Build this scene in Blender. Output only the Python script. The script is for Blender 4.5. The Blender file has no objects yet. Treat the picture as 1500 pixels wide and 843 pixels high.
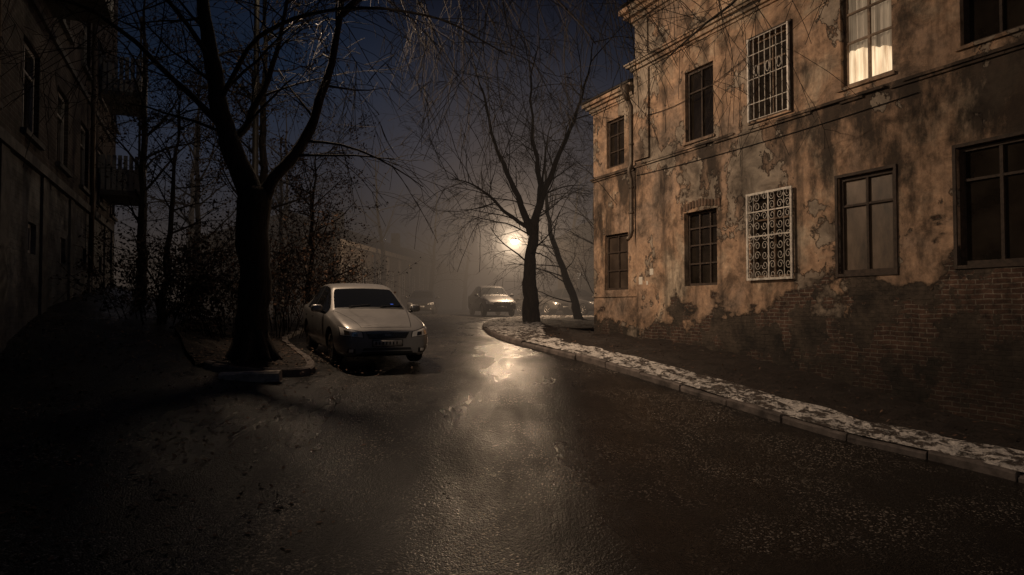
import bpy, bmesh, math, random
from mathutils import Vector, Matrix, noise
from mathutils.bvhtree import BVHTree
R = random.Random(7)
scene = bpy.context.scene
C = bpy.context

# ---------------------------------------------------------------- helpers
class Acc:
    def __init__(s): s.v=[]; s.f=[]; s.m=[]
    def quad(s,a,b,c,d,m=0):
        n=len(s.v); s.v+= [tuple(a),tuple(b),tuple(c),tuple(d)]; s.f.append((n,n+1,n+2,n+3)); s.m.append(m)
    def box(s,x0,x1,y0,y1,z0,z1,m=0):
        n=len(s.v)
        s.v+=[(x0,y0,z0),(x1,y0,z0),(x1,y1,z0),(x0,y1,z0),(x0,y0,z1),(x1,y0,z1),(x1,y1,z1),(x0,y1,z1)]
        for f in ((0,3,2,1),(4,5,6,7),(0,1,5,4),(1,2,6,5),(2,3,7,6),(3,0,4,7)):
            s.f.append(tuple(n+i for i in f)); s.m.append(m)
    def tube(s,pts,rad,sides=5,m=0,cap=True):
        n0=len(s.v); N=len(pts); prev=None
        for i in range(N):
            p=Vector(pts[i])
            d=Vector(pts[min(i+1,N-1)])-Vector(pts[max(i-1,0)])
            if d.length<1e-7: d=Vector((0,0,1))
            d.normalize()
            if prev is None:
                a=Vector((1,0,0)) if abs(d.x)<.8 else Vector((0,1,0))
                u=d.cross(a).normalized()
            else:
                u=prev-d*prev.dot(d)
                u=u.normalized() if u.length>1e-5 else d.orthogonal().normalized()
            prev=u; w=d.cross(u); r=rad[i] if hasattr(rad,'__len__') else rad
            for k in range(sides):
                t=2*math.pi*k/sides
                s.v.append(tuple(p+(u*math.cos(t)+w*math.sin(t))*r))
        for i in range(N-1):
            for k in range(sides):
                a=n0+i*sides+k; b=n0+i*sides+(k+1)%sides
                s.f.append((a,b,b+sides,a+sides)); s.m.append(m)
        if cap and sides>3:
            s.f.append(tuple(n0+k for k in range(sides))[::-1]); s.m.append(m)
            s.f.append(tuple(n0+(N-1)*sides+k for k in range(sides))); s.m.append(m)
    def obj(s,name,mats,parent=None,smooth=False):
        me=bpy.data.meshes.new(name); me.from_pydata(s.v,[],s.f)
        for m in mats: me.materials.append(m)
        me.polygons.foreach_set('material_index',s.m)
        if smooth: me.polygons.foreach_set('use_smooth',[True]*len(s.f))
        me.update(); o=bpy.data.objects.new(name,me); scene.collection.objects.link(o)
        if parent: o.parent=parent
        return o
def empty(name,loc=(0,0,0),rot=(0,0,0)):
    e=bpy.data.objects.new(name,None); e.location=loc; e.rotation_euler=rot
    scene.collection.objects.link(e); return e

class NT:
    def __init__(s,name):
        s.mat=bpy.data.materials.new(name); s.mat.use_nodes=True; s.t=s.mat.node_tree
        s.b=s.t.nodes['Principled BSDF']
    def n(s,ty,ins={},**pr):
        x=s.t.nodes.new(ty)
        for k,v in pr.items(): setattr(x,k,v)
        for k,v in ins.items():
            s.set(x.inputs[k],v)
        return x
    def set(s,sock,v):
        if isinstance(v,bpy.types.NodeSocket): s.t.links.new(v,sock)
        else:
            if sock.type=='RGBA' and len(v)==3: v=(*v,1)
            sock.default_value=v
    def math(s,op,a,b=0.0,clamp=False):
        x=s.n('ShaderNodeMath',{0:a,1:b},operation=op); x.use_clamp=clamp; return x.outputs[0]
    def mix(s,f,a,b,bl='MIX'):
        x=s.n('ShaderNodeMix',data_type='RGBA',blend_type=bl)
        s.set(x.inputs[0],f); s.set(x.inputs[6],a); s.set(x.inputs[7],b); return x.outputs[2]
    def noise(s,vec,sc,det=5,ro=.6,dist=0):
        x=s.n('ShaderNodeTexNoise',{'Vector':vec,'Scale':sc,'Detail':det,'Roughness':ro,'Distortion':dist}); return x.outputs[0]
    def ramp(s,f,st,interp='LINEAR'):
        x=s.n('ShaderNodeValToRGB'); x.color_ramp.interpolation=interp; el=x.color_ramp.elements
        while len(el)<len(st): el.new(.5)
        for e,(p,c) in zip(el,st):
            e.position=p; e.color=(c,c,c,1) if not hasattr(c,'__len__') else (*c,1)
        s.t.links.new(f,x.inputs[0]); return x.outputs[0]
    def map(s,vec,sc=(1,1,1),loc=(0,0,0)):
        return s.n('ShaderNodeMapping',{'Vector':vec,'Scale':sc,'Location':loc}).outputs[0]
    def obj(s): return s.n('ShaderNodeTexCoord').outputs['Object']
    def bump(s,h,st=.5,d=.02):
        x=s.n('ShaderNodeBump',{'Height':h,'Strength':st,'Distance':d}); s.t.links.new(x.outputs[0],s.b.inputs['Normal'])
    def P(s,**k):
        for a,v in k.items(): s.set(s.b.inputs[a.replace('_',' ')],v)
        return s.mat
def simple(name,col,rough=.7,metal=0,var=.25,sc=6,coat=0):
    m=NT(name); v=m.obj(); f=m.noise(v,sc,4,.65)
    lo=tuple(c*(1-var) for c in col); hi=tuple(min(1,c*(1+var)) for c in col)
    c=m.ramp(f,[(.3,lo),(.7,hi)])
    m.P(Base_Color=c,Roughness=rough,Metallic=metal); m.b.inputs['Coat Weight'].default_value=coat
    return m.mat

# ---------------------------------------------------------------- materials
def wall_mat(name,cols,ba,bb,bricks=((.095,.050,.036),(.15,.085,.06))):
    m=NT(name); v=m.obj(); sp=m.n('ShaderNodeSeparateXYZ',{0:v}); x,z=sp.outputs[0],sp.outputs[2]
    a=m.noise(v,.42,8,.68,.3)
    col=m.ramp(a,[(.34,cols[0]),(.45,cols[1]),(.54,cols[2]),(.66,cols[3])])
    fine=m.noise(v,9,5,.72); col=m.mix(1.0,col,m.ramp(fine,[(.3,.62),(.65,1.12)]),'MULTIPLY')
    med=m.noise(m.map(v,(1,1,1),(5,2,9)),1.7,7,.72,.5); col=m.mix(1.0,col,m.ramp(med,[(.36,.34),(.5,.90),(.68,1.32)]),'MULTIPLY')
    st=m.noise(m.map(v,(2.0,2.0,.22)),1.2,6,.62); stm=m.ramp(st,[(.52,0),(.68,1)])
    col=m.mix(m.math('MULTIPLY',stm,.76),col,(.035,.027,.021))
    dz=m.n('ShaderNodeMapRange',{0:z,1:1.7,2:3.9,3:0,4:1}).outputs[0]
    up=m.math('LESS_THAN',z,3.95); dz=m.math('MULTIPLY',dz,up)
    dx=m.n('ShaderNodeMapRange',{0:x,1:5.5,2:13.0,3:0,4:1}).outputs[0]
    so=m.noise(m.map(v,(.9,.9,.42),(3.3,0,1)),.9,8,.70)
    sv=m.math('ADD',m.math('ADD',so,m.math('MULTIPLY',dz,.15)),m.math('MULTIPLY',dx,.07))
    som=m.ramp(sv,[(.55,0),(.66,1)])
    col=m.mix(m.math('MULTIPLY',som,.9),col,(.026,.020,.016))
    pn=m.noise(m.map(v,(1,1,.85),(11,3,2)),.62,9,.66,.15)
    pe=m.ramp(pn,[(.545,0),(.555,1)])
    cem=m.mix(m.ramp(med,[(.35,0),(.65,1)]),(.085,.07,.056),(.40,.345,.28)); col=m.mix(m.math('MULTIPLY',pe,.82),col,cem)
    edge=m.ramp(pn,[(.535,0),(.546,1),(.558,0)]); col=m.mix(m.math('MULTIPLY',edge,.75),col,(.035,.026,.021))
    bv=m.n('ShaderNodeCombineXYZ',{0:x,1:z}).outputs[0]
    wob=m.n('ShaderNodeTexNoise',{'Vector':v,'Scale':3.0,'Detail':2})
    bv2=m.n('ShaderNodeVectorMath',{0:bv,1:m.n('ShaderNodeVectorMath',{0:wob.outputs[1],1:(.06,.06,0)},operation='MULTIPLY').outputs[0]},operation='ADD').outputs[0]
    br=m.n('ShaderNodeTexBrick',{'Vector':bv2,'Color1':bricks[0],'Color2':bricks[1],'Mortar':(.27,.23,.185),'Scale':1.0,'Mortar Size':.010,'Mortar Smooth':.3,'Bias':0.0,'Brick Width':.26,'Row Height':.078})
    bcol=m.mix(1.0,br.outputs[0],m.ramp(m.noise(v,4,6,.8),[(.34,.12),(.68,1.45)]),'MULTIPLY')
    b2=m.noise(v,.9,8,.7,.1)
    bcol=m.mix(m.ramp(b2,[(.49,0),(.505,1)]),bcol,m.mix(1.0,m.ramp(med,[(.35,(.022,.018,.015)),(.65,(.13,.10,.076))]),m.ramp(fine,[(.3,.6),(.7,1.2)]),'MULTIPLY'))
    ne=m.noise(m.map(v,(1,1,1.4),(7,7,7)),.7,9,.62)
    vv=m.math('ADD',m.math('SUBTRACT',z,m.math('ADD',m.math('MULTIPLY',x,bb),ba)),m.math('MULTIPLY',m.math('SUBTRACT',ne,.5),5.4))
    bq=m.math('ADD',m.math('MULTIPLY',vv,-1.0),.5)
    bm=m.ramp(bq,[(.49,0),(.52,1)])
    col=m.mix(bm,col,bcol)
    be=m.ramp(bq,[(.25,0),(.49,1),(.62,0)]); col=m.mix(m.math('MULTIPLY',be,.72),col,(.028,.021,.016))
    dm_fall=m.math('SUBTRACT',m.math('ADD',z,m.math('MULTIPLY',m.noise(v,1.1,4),1.4)),m.math('MULTIPLY',dx,.7))
    dmp_fall=m.ramp(m.math('ADD',m.math('MULTIPLY',dm_fall,.4),.5),[(.22,.34),(.80,1.0)])  # damp foot, plus lamp falloff painted in as a darker lower right
    col=m.mix(1.0,col,dmp_fall,'MULTIPLY')
    h=m.math('ADD',m.math('MULTIPLY',fine,.35),m.math('MULTIPLY',med,.7))
    h=m.math('SUBTRACT',h,m.math('MULTIPLY',pe,.9))
    hb=m.math('ADD',m.math('MULTIPLY',m.math('SUBTRACT',1.0,br.outputs[1]),.9),m.math('MULTIPLY',fine,.9))
    hb=m.math('SUBTRACT',hb,1.6)
    hm=m.n('ShaderNodeMix',{0:bm,2:h,3:hb}).outputs[0]
    m.bump(hm,1.0,.030)
    return m.P(Base_Color=col,Roughness=.9)
M_wall=wall_mat('old_plaster',[(.23,.185,.15),(.36,.255,.185),(.47,.31,.205),(.50,.41,.31)],-.72,.115)
M_wallF=simple('far_plaster',(.19,.15,.115),.9,var=.35,sc=.8)
M_wood=simple('old_frame_wood',(.05,.034,.025),.75,var=.5,sc=12)
M_woodl=simple('painted_frame_wood',(.20,.14,.095),.7,var=.4,sc=12)
M_white=simple('white_metal_paint',(.62,.58,.52),.5,var=.45,sc=9)
M_board=NT('weathered_board'); _v=M_board.obj()
M_board.P(Base_Color=M_board.ramp(M_board.noise(M_board.map(_v,(1,1,.35)),3,7,.7),[(.3,(.04,.03,.023)),(.5,(.12,.085,.058)),(.7,(.20,.145,.105))]),Roughness=.5); M_board=M_board.mat
def glassmat(n,c,r=.08):
    m=NT(n); v=m.obj(); m.bump(m.noise(v,2.5,3),.25,.02)
    cc=m.ramp(m.noise(v,1.7,4,.6),[(.35,tuple(k*.4 for k in c)),(.7,c)])
    return m.P(Base_Color=cc,Roughness=r,IOR=1.5)
M_glass=glassmat('dark_window_glass',(.035,.028,.022))
M_dust=glassmat('dusty_window_glass',(.10,.075,.058),.3)
M_metal=simple('dark_metal',(.05,.045,.04),.5,.6)
M_pipe=simple('drainpipe_metal',(.11,.085,.065),.55,.3,.4,5)
M_roof=simple('roof_sheet',(.04,.035,.032),.6)
M_black=simple('black_plastic',(.012,.012,.012),.5)
M_paper=simple('paper',(.7,.66,.58),.9,var=.15,sc=30)
def bark(n,c):
    m=NT(n); v=m.obj(); f=m.noise(m.map(v,(9,9,1.6)),1.6,5,.7,.5)
    m.bump(f,1.0,.07); return m.P(Base_Color=m.ramp(f,[(.35,tuple(k*.3 for k in c)),(.65,c)]),Roughness=.92)
M_bark=bark('bark',(.055,.042,.033)); M_twig=NT('twig_bark').P(Base_Color=(.020,.015,.012),Roughness=.95)
def leafm(n,a,b):
    m=NT(n); g=m.n('ShaderNodeNewGeometry').outputs['Random Per Island']
    return m.P(Base_Color=m.ramp(g,[(0,a),(1,b)]),Roughness=.8)
M_leaf=leafm('dry_leaf',(.05,.027,.017),(.18,.10,.06)); M_leafd=leafm('dark_leaf',(.02,.014,.01),(.07,.04,.025))
M_leafg=leafm('golden_leaf',(.035,.022,.012),(.11,.07,.038))

def asphalt():
    m=NT('wet_asphalt'); v=m.obj()
    big=m.noise(v,.35,5,.6,.4); mid=m.noise(v,2.3,5,.65)
    stk=m.noise(m.map(v,(1.6,.5,1)),.9,5,.65,.3)
    vo=m.n('ShaderNodeTexVoronoi',{'Vector':v,'Scale':62.0}); rnd=m.n('ShaderNodeSeparateColor',{0:vo.outputs[1]}).outputs[0]
    vo2=m.n('ShaderNodeTexVoronoi',{'Vector':v,'Scale':26.0})
    base=m.ramp(mid,[(.3,(.007,.0065,.006)),(.7,(.018,.016,.0145))])
    base=m.mix(m.ramp(big,[(.45,0),(.6,.6)]),base,(.023,.0205,.018))
    sp=m.math('MULTIPLY',m.ramp(rnd,[(.89,0),(.94,1)]),m.ramp(m.noise(v,.8,4),[(.42,.05),(.60,1)]))
    col=m.mix(sp,base,(.36,.31,.26))  # pale specks: sparkling glints painted into the base colour
    ro=m.ramp(m.math('ADD',m.math('MULTIPLY',big,.4),m.math('MULTIPLY',stk,.6)),[(.38,.20),(.62,.50)])
    ro=m.math('SUBTRACT',ro,m.math('MULTIPLY',sp,.1))
    h=m.math('ADD',m.math('MULTIPLY',vo.outputs[0],-.7),m.math('MULTIPLY',vo2.outputs[0],-.5))
    h=m.math('ADD',h,m.math('MULTIPLY',mid,1.0))
    m.bump(h,.55,.013); m.b.inputs['Specular IOR Level'].default_value=.55
    return m.P(Base_Color=col,Roughness=ro,IOR=1.4)
M_asph=asphalt()
def soil(n,a,b,sn=None,lo=.5,hi=.56,sc=3.0):
    m=NT(n); v=m.obj(); f=m.noise(v,7,6,.75); c=m.ramp(f,[(.3,a),(.7,b)]); h=m.math('MULTIPLY',f,.8)
    if sn:
        q=m.noise(v,sc,6,.7,.2); q2=m.math('ADD',m.math('MULTIPLY',q,.7),m.math('MULTIPLY',m.noise(v,.6,3),.3)); k=m.ramp(q2,[(lo,0),(hi,1)])
        g=m.noise(v,18,4,.7)
        c=m.mix(k,c,m.ramp(g,[(.3,tuple(x*.45 for x in sn)),(.6,sn)])); h=m.math('ADD',h,m.math('MULTIPLY',k,1.3)); h=m.math('ADD',h,m.math('MULTIPLY',g,.6))
    m.bump(h,1.0,.045); return m.P(Base_Color=c,Roughness=.85)
M_soil=soil('damp_soil',(.010,.007,.005),(.045,.031,.023),(.24,.20,.17),.61,.67,2)
M_snow=soil('trampled_snow',(.035,.027,.022),(.12,.095,.08),(.80,.75,.70),.455,.505,6)
M_ground=soil('ground_earth',(.008,.007,.006),(.03,.022,.016))
M_kerb=simple('kerb_stone',(.12,.10,.09),.85,var=.7,sc=4)

# ---------------------------------------------------------------- terrain
KS=[(-40,-3.4),(-10,-2.6),(0,-2.32),(5,-2.05),(6.7,-1.83),(9,-1.47),(11.5,-1.12),(13.5,-.97),(17.6,-.88),(21,-.79),(33,-.47),(60,-.2),(120,0),(400,0)]
def lin(s):
    if s<=KS[0][0]: return KS[0][1]
    for (a,b),(c,d) in zip(KS,KS[1:]):
        if s<=c: return b+(d-b)*(s-a)/(c-a)
    return KS[-1][1]
def sst(a,b,x):
    x=max(0,min(1,(x-a)/(b-a))); return x*x*(3-2*x)
def gz(x,y):
    s=-.433*x+.902*y; t=.902*x+.433*y
    b=sum(lin(s+k) for k in (-1.5,-.75,0,.75,1.5))/5
    k=.75+.75*max(0,min(1,(s-12)/13))
    return b+sst(2.2,-3.2,t)*k*sst(8,17,s)
def grid(name,xs,ys,dz,mat,smooth=True):
    a=Acc()
    for y in ys:
        for x in xs: a.v.append((x,y,gz(x,y)+dz))
    n=len(xs)
    for j in range(len(ys)-1):
        for i in range(n-1):
            k=j*n+i; a.f.append((k,k+1,k+n+1,k+n)); a.m.append(0)
    return a.obj(name,[mat],smooth=smooth)
def fr(a,b,st):
    o=[];x=a
    while x<b-1e-6: o.append(x); x+=st
    return o+[b]
far=[-400,-250,-150,-100,-70]
grid('ground',far+fr(-50,50,1)+[70,100,150,250,400],[-200,-100,-60]+fr(-40,100,1)+[130,170,250,400],-.05,M_ground)
grid('road',fr(-13,16,.5),fr(-14,100,.5),0,M_asph)

def resample(pl,n):
    P=[Vector(p) for p in pl]; D=[]
    for i in range(len(P)-1):
        p0=P[max(i-1,0)];p1=P[i];p2=P[i+1];p3=P[min(i+2,len(P)-1)]
        for k in range(12):
            t=k/12; D.append(.5*((2*p1)+(p2-p0)*t+(2*p0-5*p1+4*p2-p3)*t*t+(3*p1-p0-3*p2+p3)*t**3))
    D.append(P[-1]); L=[0]
    for a,b in zip(D,D[1:]): L.append(L[-1]+(b-a).length)
    out=[];j=0
    for i in range(n):
        q=L[-1]*i/(n-1)
        while j<len(L)-2 and L[j+1]<q: j+=1
        f=(q-L[j])/max(1e-9,L[j+1]-L[j]); out.append(D[j].lerp(D[j+1],max(0,min(1,f))))
    return out
def offs(pl,w):
    out=[]
    for i,p in enumerate(pl):
        d=(pl[min(i+1,len(pl)-1)]-pl[max(i-1,0)]).normalized(); out.append(p+Vector((d.y,-d.x))*w)
    return out
def loft(name,A,B,nw,dz,mat,rough=0,sc=2.0):
    a=Acc(); n=nw+1
    for p,q in zip(A,B):
        for k in range(n):
            c=p.lerp(q,k/nw); z=gz(c.x,c.y)+dz
            if rough and 0<k<nw: z+=rough*noise.fractal(Vector((c.x*sc,c.y*sc,0)),.8,2,4)
            a.v.append((c.x,c.y,z))
    for j in range(len(A)-1):
        for i in range(nw):
            k=j*n+i; a.f.append((k,k+1,k+n+1,k+n)); a.m.append(0)
    return a.obj(name,[mat],smooth=True)
def kerb(name,pl,w,h,seglen=1.0):
    a=Acc(); i=0; step=max(2,int(seglen/((pl[1]-pl[0]).length)))
    inner=offs(pl,w)
    while i<len(pl)-1:
        j=min(i+step,len(pl)-1)
        dz=R.uniform(-.035,.02); dx=R.uniform(-.02,.02)
        idx=list(range(i,j+1)); n0=len(a.v)
        for q,k in enumerate(idx):
            f=.014 if q==0 else (-.014 if q==len(idx)-1 else 0)
            d=(pl[min(k+1,len(pl)-1)]-pl[max(k-1,0)]).normalized()*f
            p=pl[k]+d; r=inner[k]+d; z=gz(p.x,p.y)+dz
            nn=(r-p).normalized()
            for c,zz in ((p-nn*dx,-.1),(p-nn*dx,h-.025),(p+nn*.025-nn*dx,h),(r,h),(r,-.1)):
                jz=.012*noise.noise(Vector((c.x*5,c.y*5,zz*9)))
                a.v.append((c.x+jz,c.y,z+zz+jz))
        for q in range(len(idx)-1):
            for e in range(4):
                b=n0+q*5+e; a.f.append((b,b+5,b+6,b+1)[::-1]); a.m.append(0)
        a.f.append(tuple(n0+e for e in range(5))); a.m.append(0)
        b=n0+(len(idx)-1)*5; a.f.append(tuple(b+e for e in range(5))[::-1]); a.m.append(0)
        i=j
    return a.obj(name,[M_kerb])
RK=resample([(12,-8),(8.6,3),(6.0,7.9),(4.35,9.7),(2.9,11.7),(1.75,13.4),(.75,15.3),(-.2,18.4),(-.8,22),(-1.1,26),(-.9,29.5),(0,32.8),(2,35),(6,36.6),(14,38)],560)
kerb('kerb',RK,.14,.11,1.0)
i1=offs(RK,.08); o1=offs(RK,1.0)
i2=[RK[i]+(o1[i]-RK[i])*(1.05+1.2*sst(16,26,RK[i].y)+.25*noise.noise(Vector((i*.13,0,0)))) for i in range(len(RK))]
loft('pavement',i1,i2,24,.110,M_snow,.055,4.0)
i3=[]
for p in i2:
    s=-.433*p.x+.902*p.y
    if p.y<22.5 : t=11.6; i3.append(Vector((-.433*s+.902*t,.902*s+.433*t)))
    else: i3.append(p.lerp(Vector((6.0,25.5)),.85))
loft('verge',i2,i3,16,.10,M_soil,.07,1.4)
LK=resample([(-5.0,11.05),(-4.6,10.95),(-3.9,11.0),(-3.42,11.25),(-3.38,11.7),(-3.75,12.7),(-4.45,14.2),(-5.45,16.6),(-6.1,19),(-6.6,23),(-6.9,30),(-7.2,45),(-7.6,75)],330)
kerb('kerb',list(reversed(LK)),.13,.12,1.0)
j1=list(offs(LK,-.12))
LB=resample([(-5.2,11.2),(-5.25,11.3),(-5.4,11.5),(-5.6,11.8),(-5.9,12.3),(-6.5,13.4),(-7.4,15),(-8.4,17.5),(-9.2,20),(-10.5,24),(-13,30),(-20,45),(-30,75)],330)
loft('verge',j1,LB,14,.085,M_soil,.08,1.8)
a=Acc()
for i in range(9):
    for (yy,zz) in ((-.08,0),(-.085,.13),(-.05,.16),(.05,.165),(.08,.14),(.08,0)):
        a.v.append((i*.115-.46,yy+.012*noise.noise(Vector((i*.7,yy*9,zz*9))),zz+.012*noise.noise(Vector((i*.9,3,zz*7)))))
for i in range(8):
    for e in range(6): b=i*6+e; b2=i*6+(e+1)%6; a.f.append((b,b2,b2+6,b+6)); a.m.append(0)
a.f+= [tuple(range(6))[::-1],tuple(48+e for e in range(6))]; a.m+=[0,0]
o=a.obj('added_kerb_end',[simple('lit_look_concrete',(.42,.37,.31),.85,var=.5,sc=7)]); o.location=(-4.05,10.62,gz(-4.05,10.62)-.02); o.rotation_euler=(.06,-.03,.06)  # stone added at the kerb's front end, coloured pale to look lit

# ---------------------------------------------------------------- wall builder
def wall(a,u0,u1,z0,z1,ops,y=0.0,dep=.22,m=0):
    us=sorted(set([u0,u1]+[o[0] for o in ops]+[o[1] for o in ops])); zs=sorted(set([z0,z1]+[o[2] for o in ops]+[o[3] for o in ops]))
    for i in range(len(us)-1):
        for j in range(len(zs)-1):
            cu=(us[i]+us[i+1])/2; cz=(zs[j]+zs[j+1])/2
            if any(o[0]<cu<o[1] and o[2]<cz<o[3] for o in ops): continue
            a.quad((us[i],y,zs[j]),(us[i+1],y,zs[j]),(us[i+1],y,zs[j+1]),(us[i],y,zs[j+1]),m)
    for (p,q,r,s) in [o[:4] for o in ops]:
        a.quad((p,y,r),(p,y,s),(p,y+dep,s),(p,y+dep,r),m); a.quad((q,y,r),(q,y+dep,r),(q,y+dep,s),(q,y,s),m)
        a.quad((p,y,s),(q,y,s),(q,y+dep,s),(p,y+dep,s),m); a.quad((p,y,r),(p,y+dep,r),(q,y+dep,r),(q,y,r),m)
def frame(a,u0,u1,z0,z1,y,mul=(),tr=(),w=.06,th=.05,m=0):
    a.box(u0,u0+w,y,y+th,z0,z1,m); a.box(u1-w,u1,y,y+th,z0,z1,m)
    a.box(u0+w,u1-w,y+.002,y+th-.002,z0,z0+w,m); a.box(u0+w,u1-w,y+.002,y+th-.002,z1-w,z1,m)
    for x in mul: a.box(x-w*.35,x+w*.35,y+.006,y+th-.006,z0+w,z1-w,m)
    for z in tr: a.box(u0+w,u1-w,y+.009,y+th-.009,z-w*.3,z+w*.3,m)

# ---------------------------------------------------------------- right building
B=empty('old_apartment_building',(2.4,20.7,0),(0,0,math.atan2(-.902,.433)))
low=[(.60,1.78,.50,2.12),(4.29,5.44,.52,2.32),(6.47,7.65,.62,2.42),(8.70,9.84,.62,2.44),(10.9,12.15,.66,2.55),(13.1,14.3,.65,2.5),(15.4,16.6,.65,2.5),(18,19.2,.65,2.5),(21,22.2,.65,2.5)]
upp=[(.72,1.62,4.08,5.48),(4.36,5.36,4.05,5.80),(6.55,7.60,4.05,5.82),(8.80,9.84,4.12,5.95),(11.0,12.1,4.15,5.95),(13.2,14.2,4.15,5.9),(15.4,16.4,4.15,5.9),(18,19,4.15,5.9),(21,22,4.15,5.9)]
a=Acc(); YL=.10
wall(a,0,2.3,-2.2,6.2,[low[0],upp[0]],y=YL)
wall(a,2.3,26,-5.5,8.2,low[1:]+upp[1:],y=0)
a.quad((2.3,0,-5),(2.3,0,8.2),(2.3,YL,8.2),(2.3,YL,-5))
a.quad((0,YL,-3),(0,YL,6.2),(0,10,6.2),(0,10,-3)); a.quad((26,0,-6),(26,10,-6),(26,10,8.2),(26,0,8.2)); a.quad((0,10,-6),(0,10,8.2),(26,10,8.2),(26,10,-6))
a.quad((2.3,YL,6.2),(2.3,YL,8.2),(2.3,10,8.2),(2.3,10,6.2))
a.obj('walls',[M_wall],B)
a=Acc()
def course(u0,u1,y,z,steps,seg=1.1,gap=0):
    zz=z
    for h,p in steps:
        u=u0-min(p,.3)*(1 if u0<3 else 0)
        while u<u1-1e-6:
            e=min(u1,u+seg*R.uniform(.6,1.4))
            if e>u1-.3: e=u1
            if R.random()>gap: a.box(u,e,y-p+R.uniform(-.006,.006),y+.01,zz,zz+h-.002+R.uniform(-.008,0))
            u=e
        zz+=h
course(0,2.298,YL,3.80,[(.05,.04),(.05,.08)])
course(2.31,26,0,3.82,[(.05,.04),(.05,.075)],.4,.12)
course(0,2.29,YL,5.86,[(.06,.04),(.10,.09),(.08,.18),(.10,.26)])
course(2.32,26,0,6.42,[(.06,.05),(.10,.12),(.06,.20),(.05,.24)],1.8)
course(2.32,26,0,7.75,[(.08,.05),(.12,.12),(.12,.24),(.14,.36)],2)
a.box(2.32,2.95,-.07,-.003,4.0,6.41); a.box(2.36,2.9,-.05,-.003,6.72,7.74)
course(0,2.298,YL,.30,[(.05,.03)])
for o in upp[1:]: a.box(o[0]-.06,o[1]+.06,-.05,.0,o[2]-.06,o[2]-.004)
a.obj('cornices',[M_wall],B)
a=Acc(); a.box(-.25,2.25,YL-.3,10.2,6.21,6.26)
n=len(a.v); a.v+=[(2.1,-.42,8.28),(26.3,-.42,8.28),(26.3,10.4,8.28),(2.1,10.4,8.28),(6,5,10.2),(22,5,10.2)]
for f in ((0,1,5,4),(1,2,5),(2,3,4,5),(3,0,4),(3,2,1,0)): a.f.append(tuple(n+i for i in f)); a.m.append(0)
n=len(a.v); a.v+=[(-.25,YL-.3,6.27),(2.28,YL-.3,6.27),(2.28,5,7.6),(1.2,5,7.6)]; a.f.append((n,n+1,n+2,n+3)); a.m.append(0)
a.obj('roof',[M_roof],B)
fa=Acc(); ga=Acc()
def win(o,y,mul,tr,fm=0,gm=0,w=.06,d=.14):
    u0,u1,z0,z1=o; e=.004
    frame(fa,u0+e,u1-e,z0+e,z1-e,y+d-.05,[u0+(u1-u0)*k for k in mul],[z0+(z1-z0)*k for k in tr],w,.06,fm)
    ga.quad((u0,y+d,z0),(u1,y+d,z0),(u1,y+d,z1),(u0,y+d,z1),gm)
win(low[0],YL,(.5,),(.35,.68),0,1); win(upp[0],YL,(.5,),(.68,.34),0,0)
win(low[1],0,(.36,.68),(.30,.55,.78),0,0,d=.18); win(upp[1],0,(.5,),(.7,),0,0)
win(low[2],0,(.5,),(.7,),1,0); win(upp[2],0,(.5,),(.7,),1,0)
win(low[3],0,(.5,),(.70,),0,2,w=.07,d=.10); win(low[4],0,(.5,),(.72,),0,0,w=.07,d=.12)
win(upp[4],0,(.5,),(.7,),0,0)
for o in low[5:]+upp[5:]: win(o,0,(.5,),(.7,),0,0)
for k in (3,4):
    u0,u1,z0,z1=low[k]; frame(fa,u0-.05,u1+.05,z0-.05,z1+.05,-.03,w=.053,th=.029,m=0)
u0,u1,z0,z1=upp[2]; frame(fa,u0-.07,u1+.07,z0-.07,z1+.07,-.04,w=.07,th=.038,m=0)
fa.obj('window_frames',[M_wood,M_woodl],B); ga.obj('window_panes',[M_glass,M_dust,M_board],B)
a=Acc()
for k in range(13):
    t=(k-6)/6; u=4.865+t*.66; z=2.33+.09*(1-t*t)
    a.box(u-.035,u+.035,-.012-R.random()*.015,.05,z,z+.17+R.uniform(-.03,.03))
a.obj('brick_lintel',[simple('lintel_brick',(.12,.075,.052),.9,var=.6)],B)
u0,u1,z0,z1=upp[3]
fb=Acc(); frame(fb,u0+.004,u1-.004,z0+.004,z1-.004,.09,[u0+(u1-u0)*.5],[z0+(z1-z0)*.46,z0+(z1-z0)*.76],.065,.06); fb.obj('lit_window_frame',[M_woodl],B)
m=NT('lit_curtain'); v=m.obj(); f=m.noise(m.map(v,(14,1,1.1)),1.0,5,.6); e=m.ramp(f,[(.35,(.34,.21,.11)),(.70,(1,.76,.48))])
m.P(Base_Color=(.5,.45,.38),Roughness=.9,Emission_Color=e,Emission_Strength=1.15); MC1=m.mat
m=NT('dim_curtain'); v=m.obj(); f=m.noise(m.map(v,(22,1,.6)),1.0,6,.65); e=m.ramp(f,[(.35,(.10,.066,.04)),(.65,(.48,.34,.21))])
m.P(Base_Color=(.3,.28,.25),Roughness=.9,Emission_Color=e,Emission_Strength=.42); MC2=m.mat
a=Acc()
for i in range(40):
    ua=u0+(u1-u0)*i/40; ub=u0+(u1-u0)*(i+1)/40
    ya=.22+.02*math.sin(i*1.3); yb=.22+.02*math.sin((i+1)*1.3); zm=z0+(z1-z0)*(.34+.05*math.sin(i*.09+1))+.015*math.sin(i*.7)
    a.quad((ua,ya-.03,z0),(ub,yb-.03,z0),(ub,yb-.03,zm),(ua,ya-.03,zm),0); a.quad((ua,ya,z0),(ub,yb,z0),(ub,yb,z1),(ua,ya,z1),1)
a.obj('curtains',[MC1,MC2],B)
a=Acc()
u0,u1,z0,z1=upp[2]; yg=-.07; u0-=.02;u1+=.02
for k in range(8):
    u=u0+(u1-u0)*k/7; a.tube([(u,yg,z0),(u,yg,z1)],.010,6)
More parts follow.
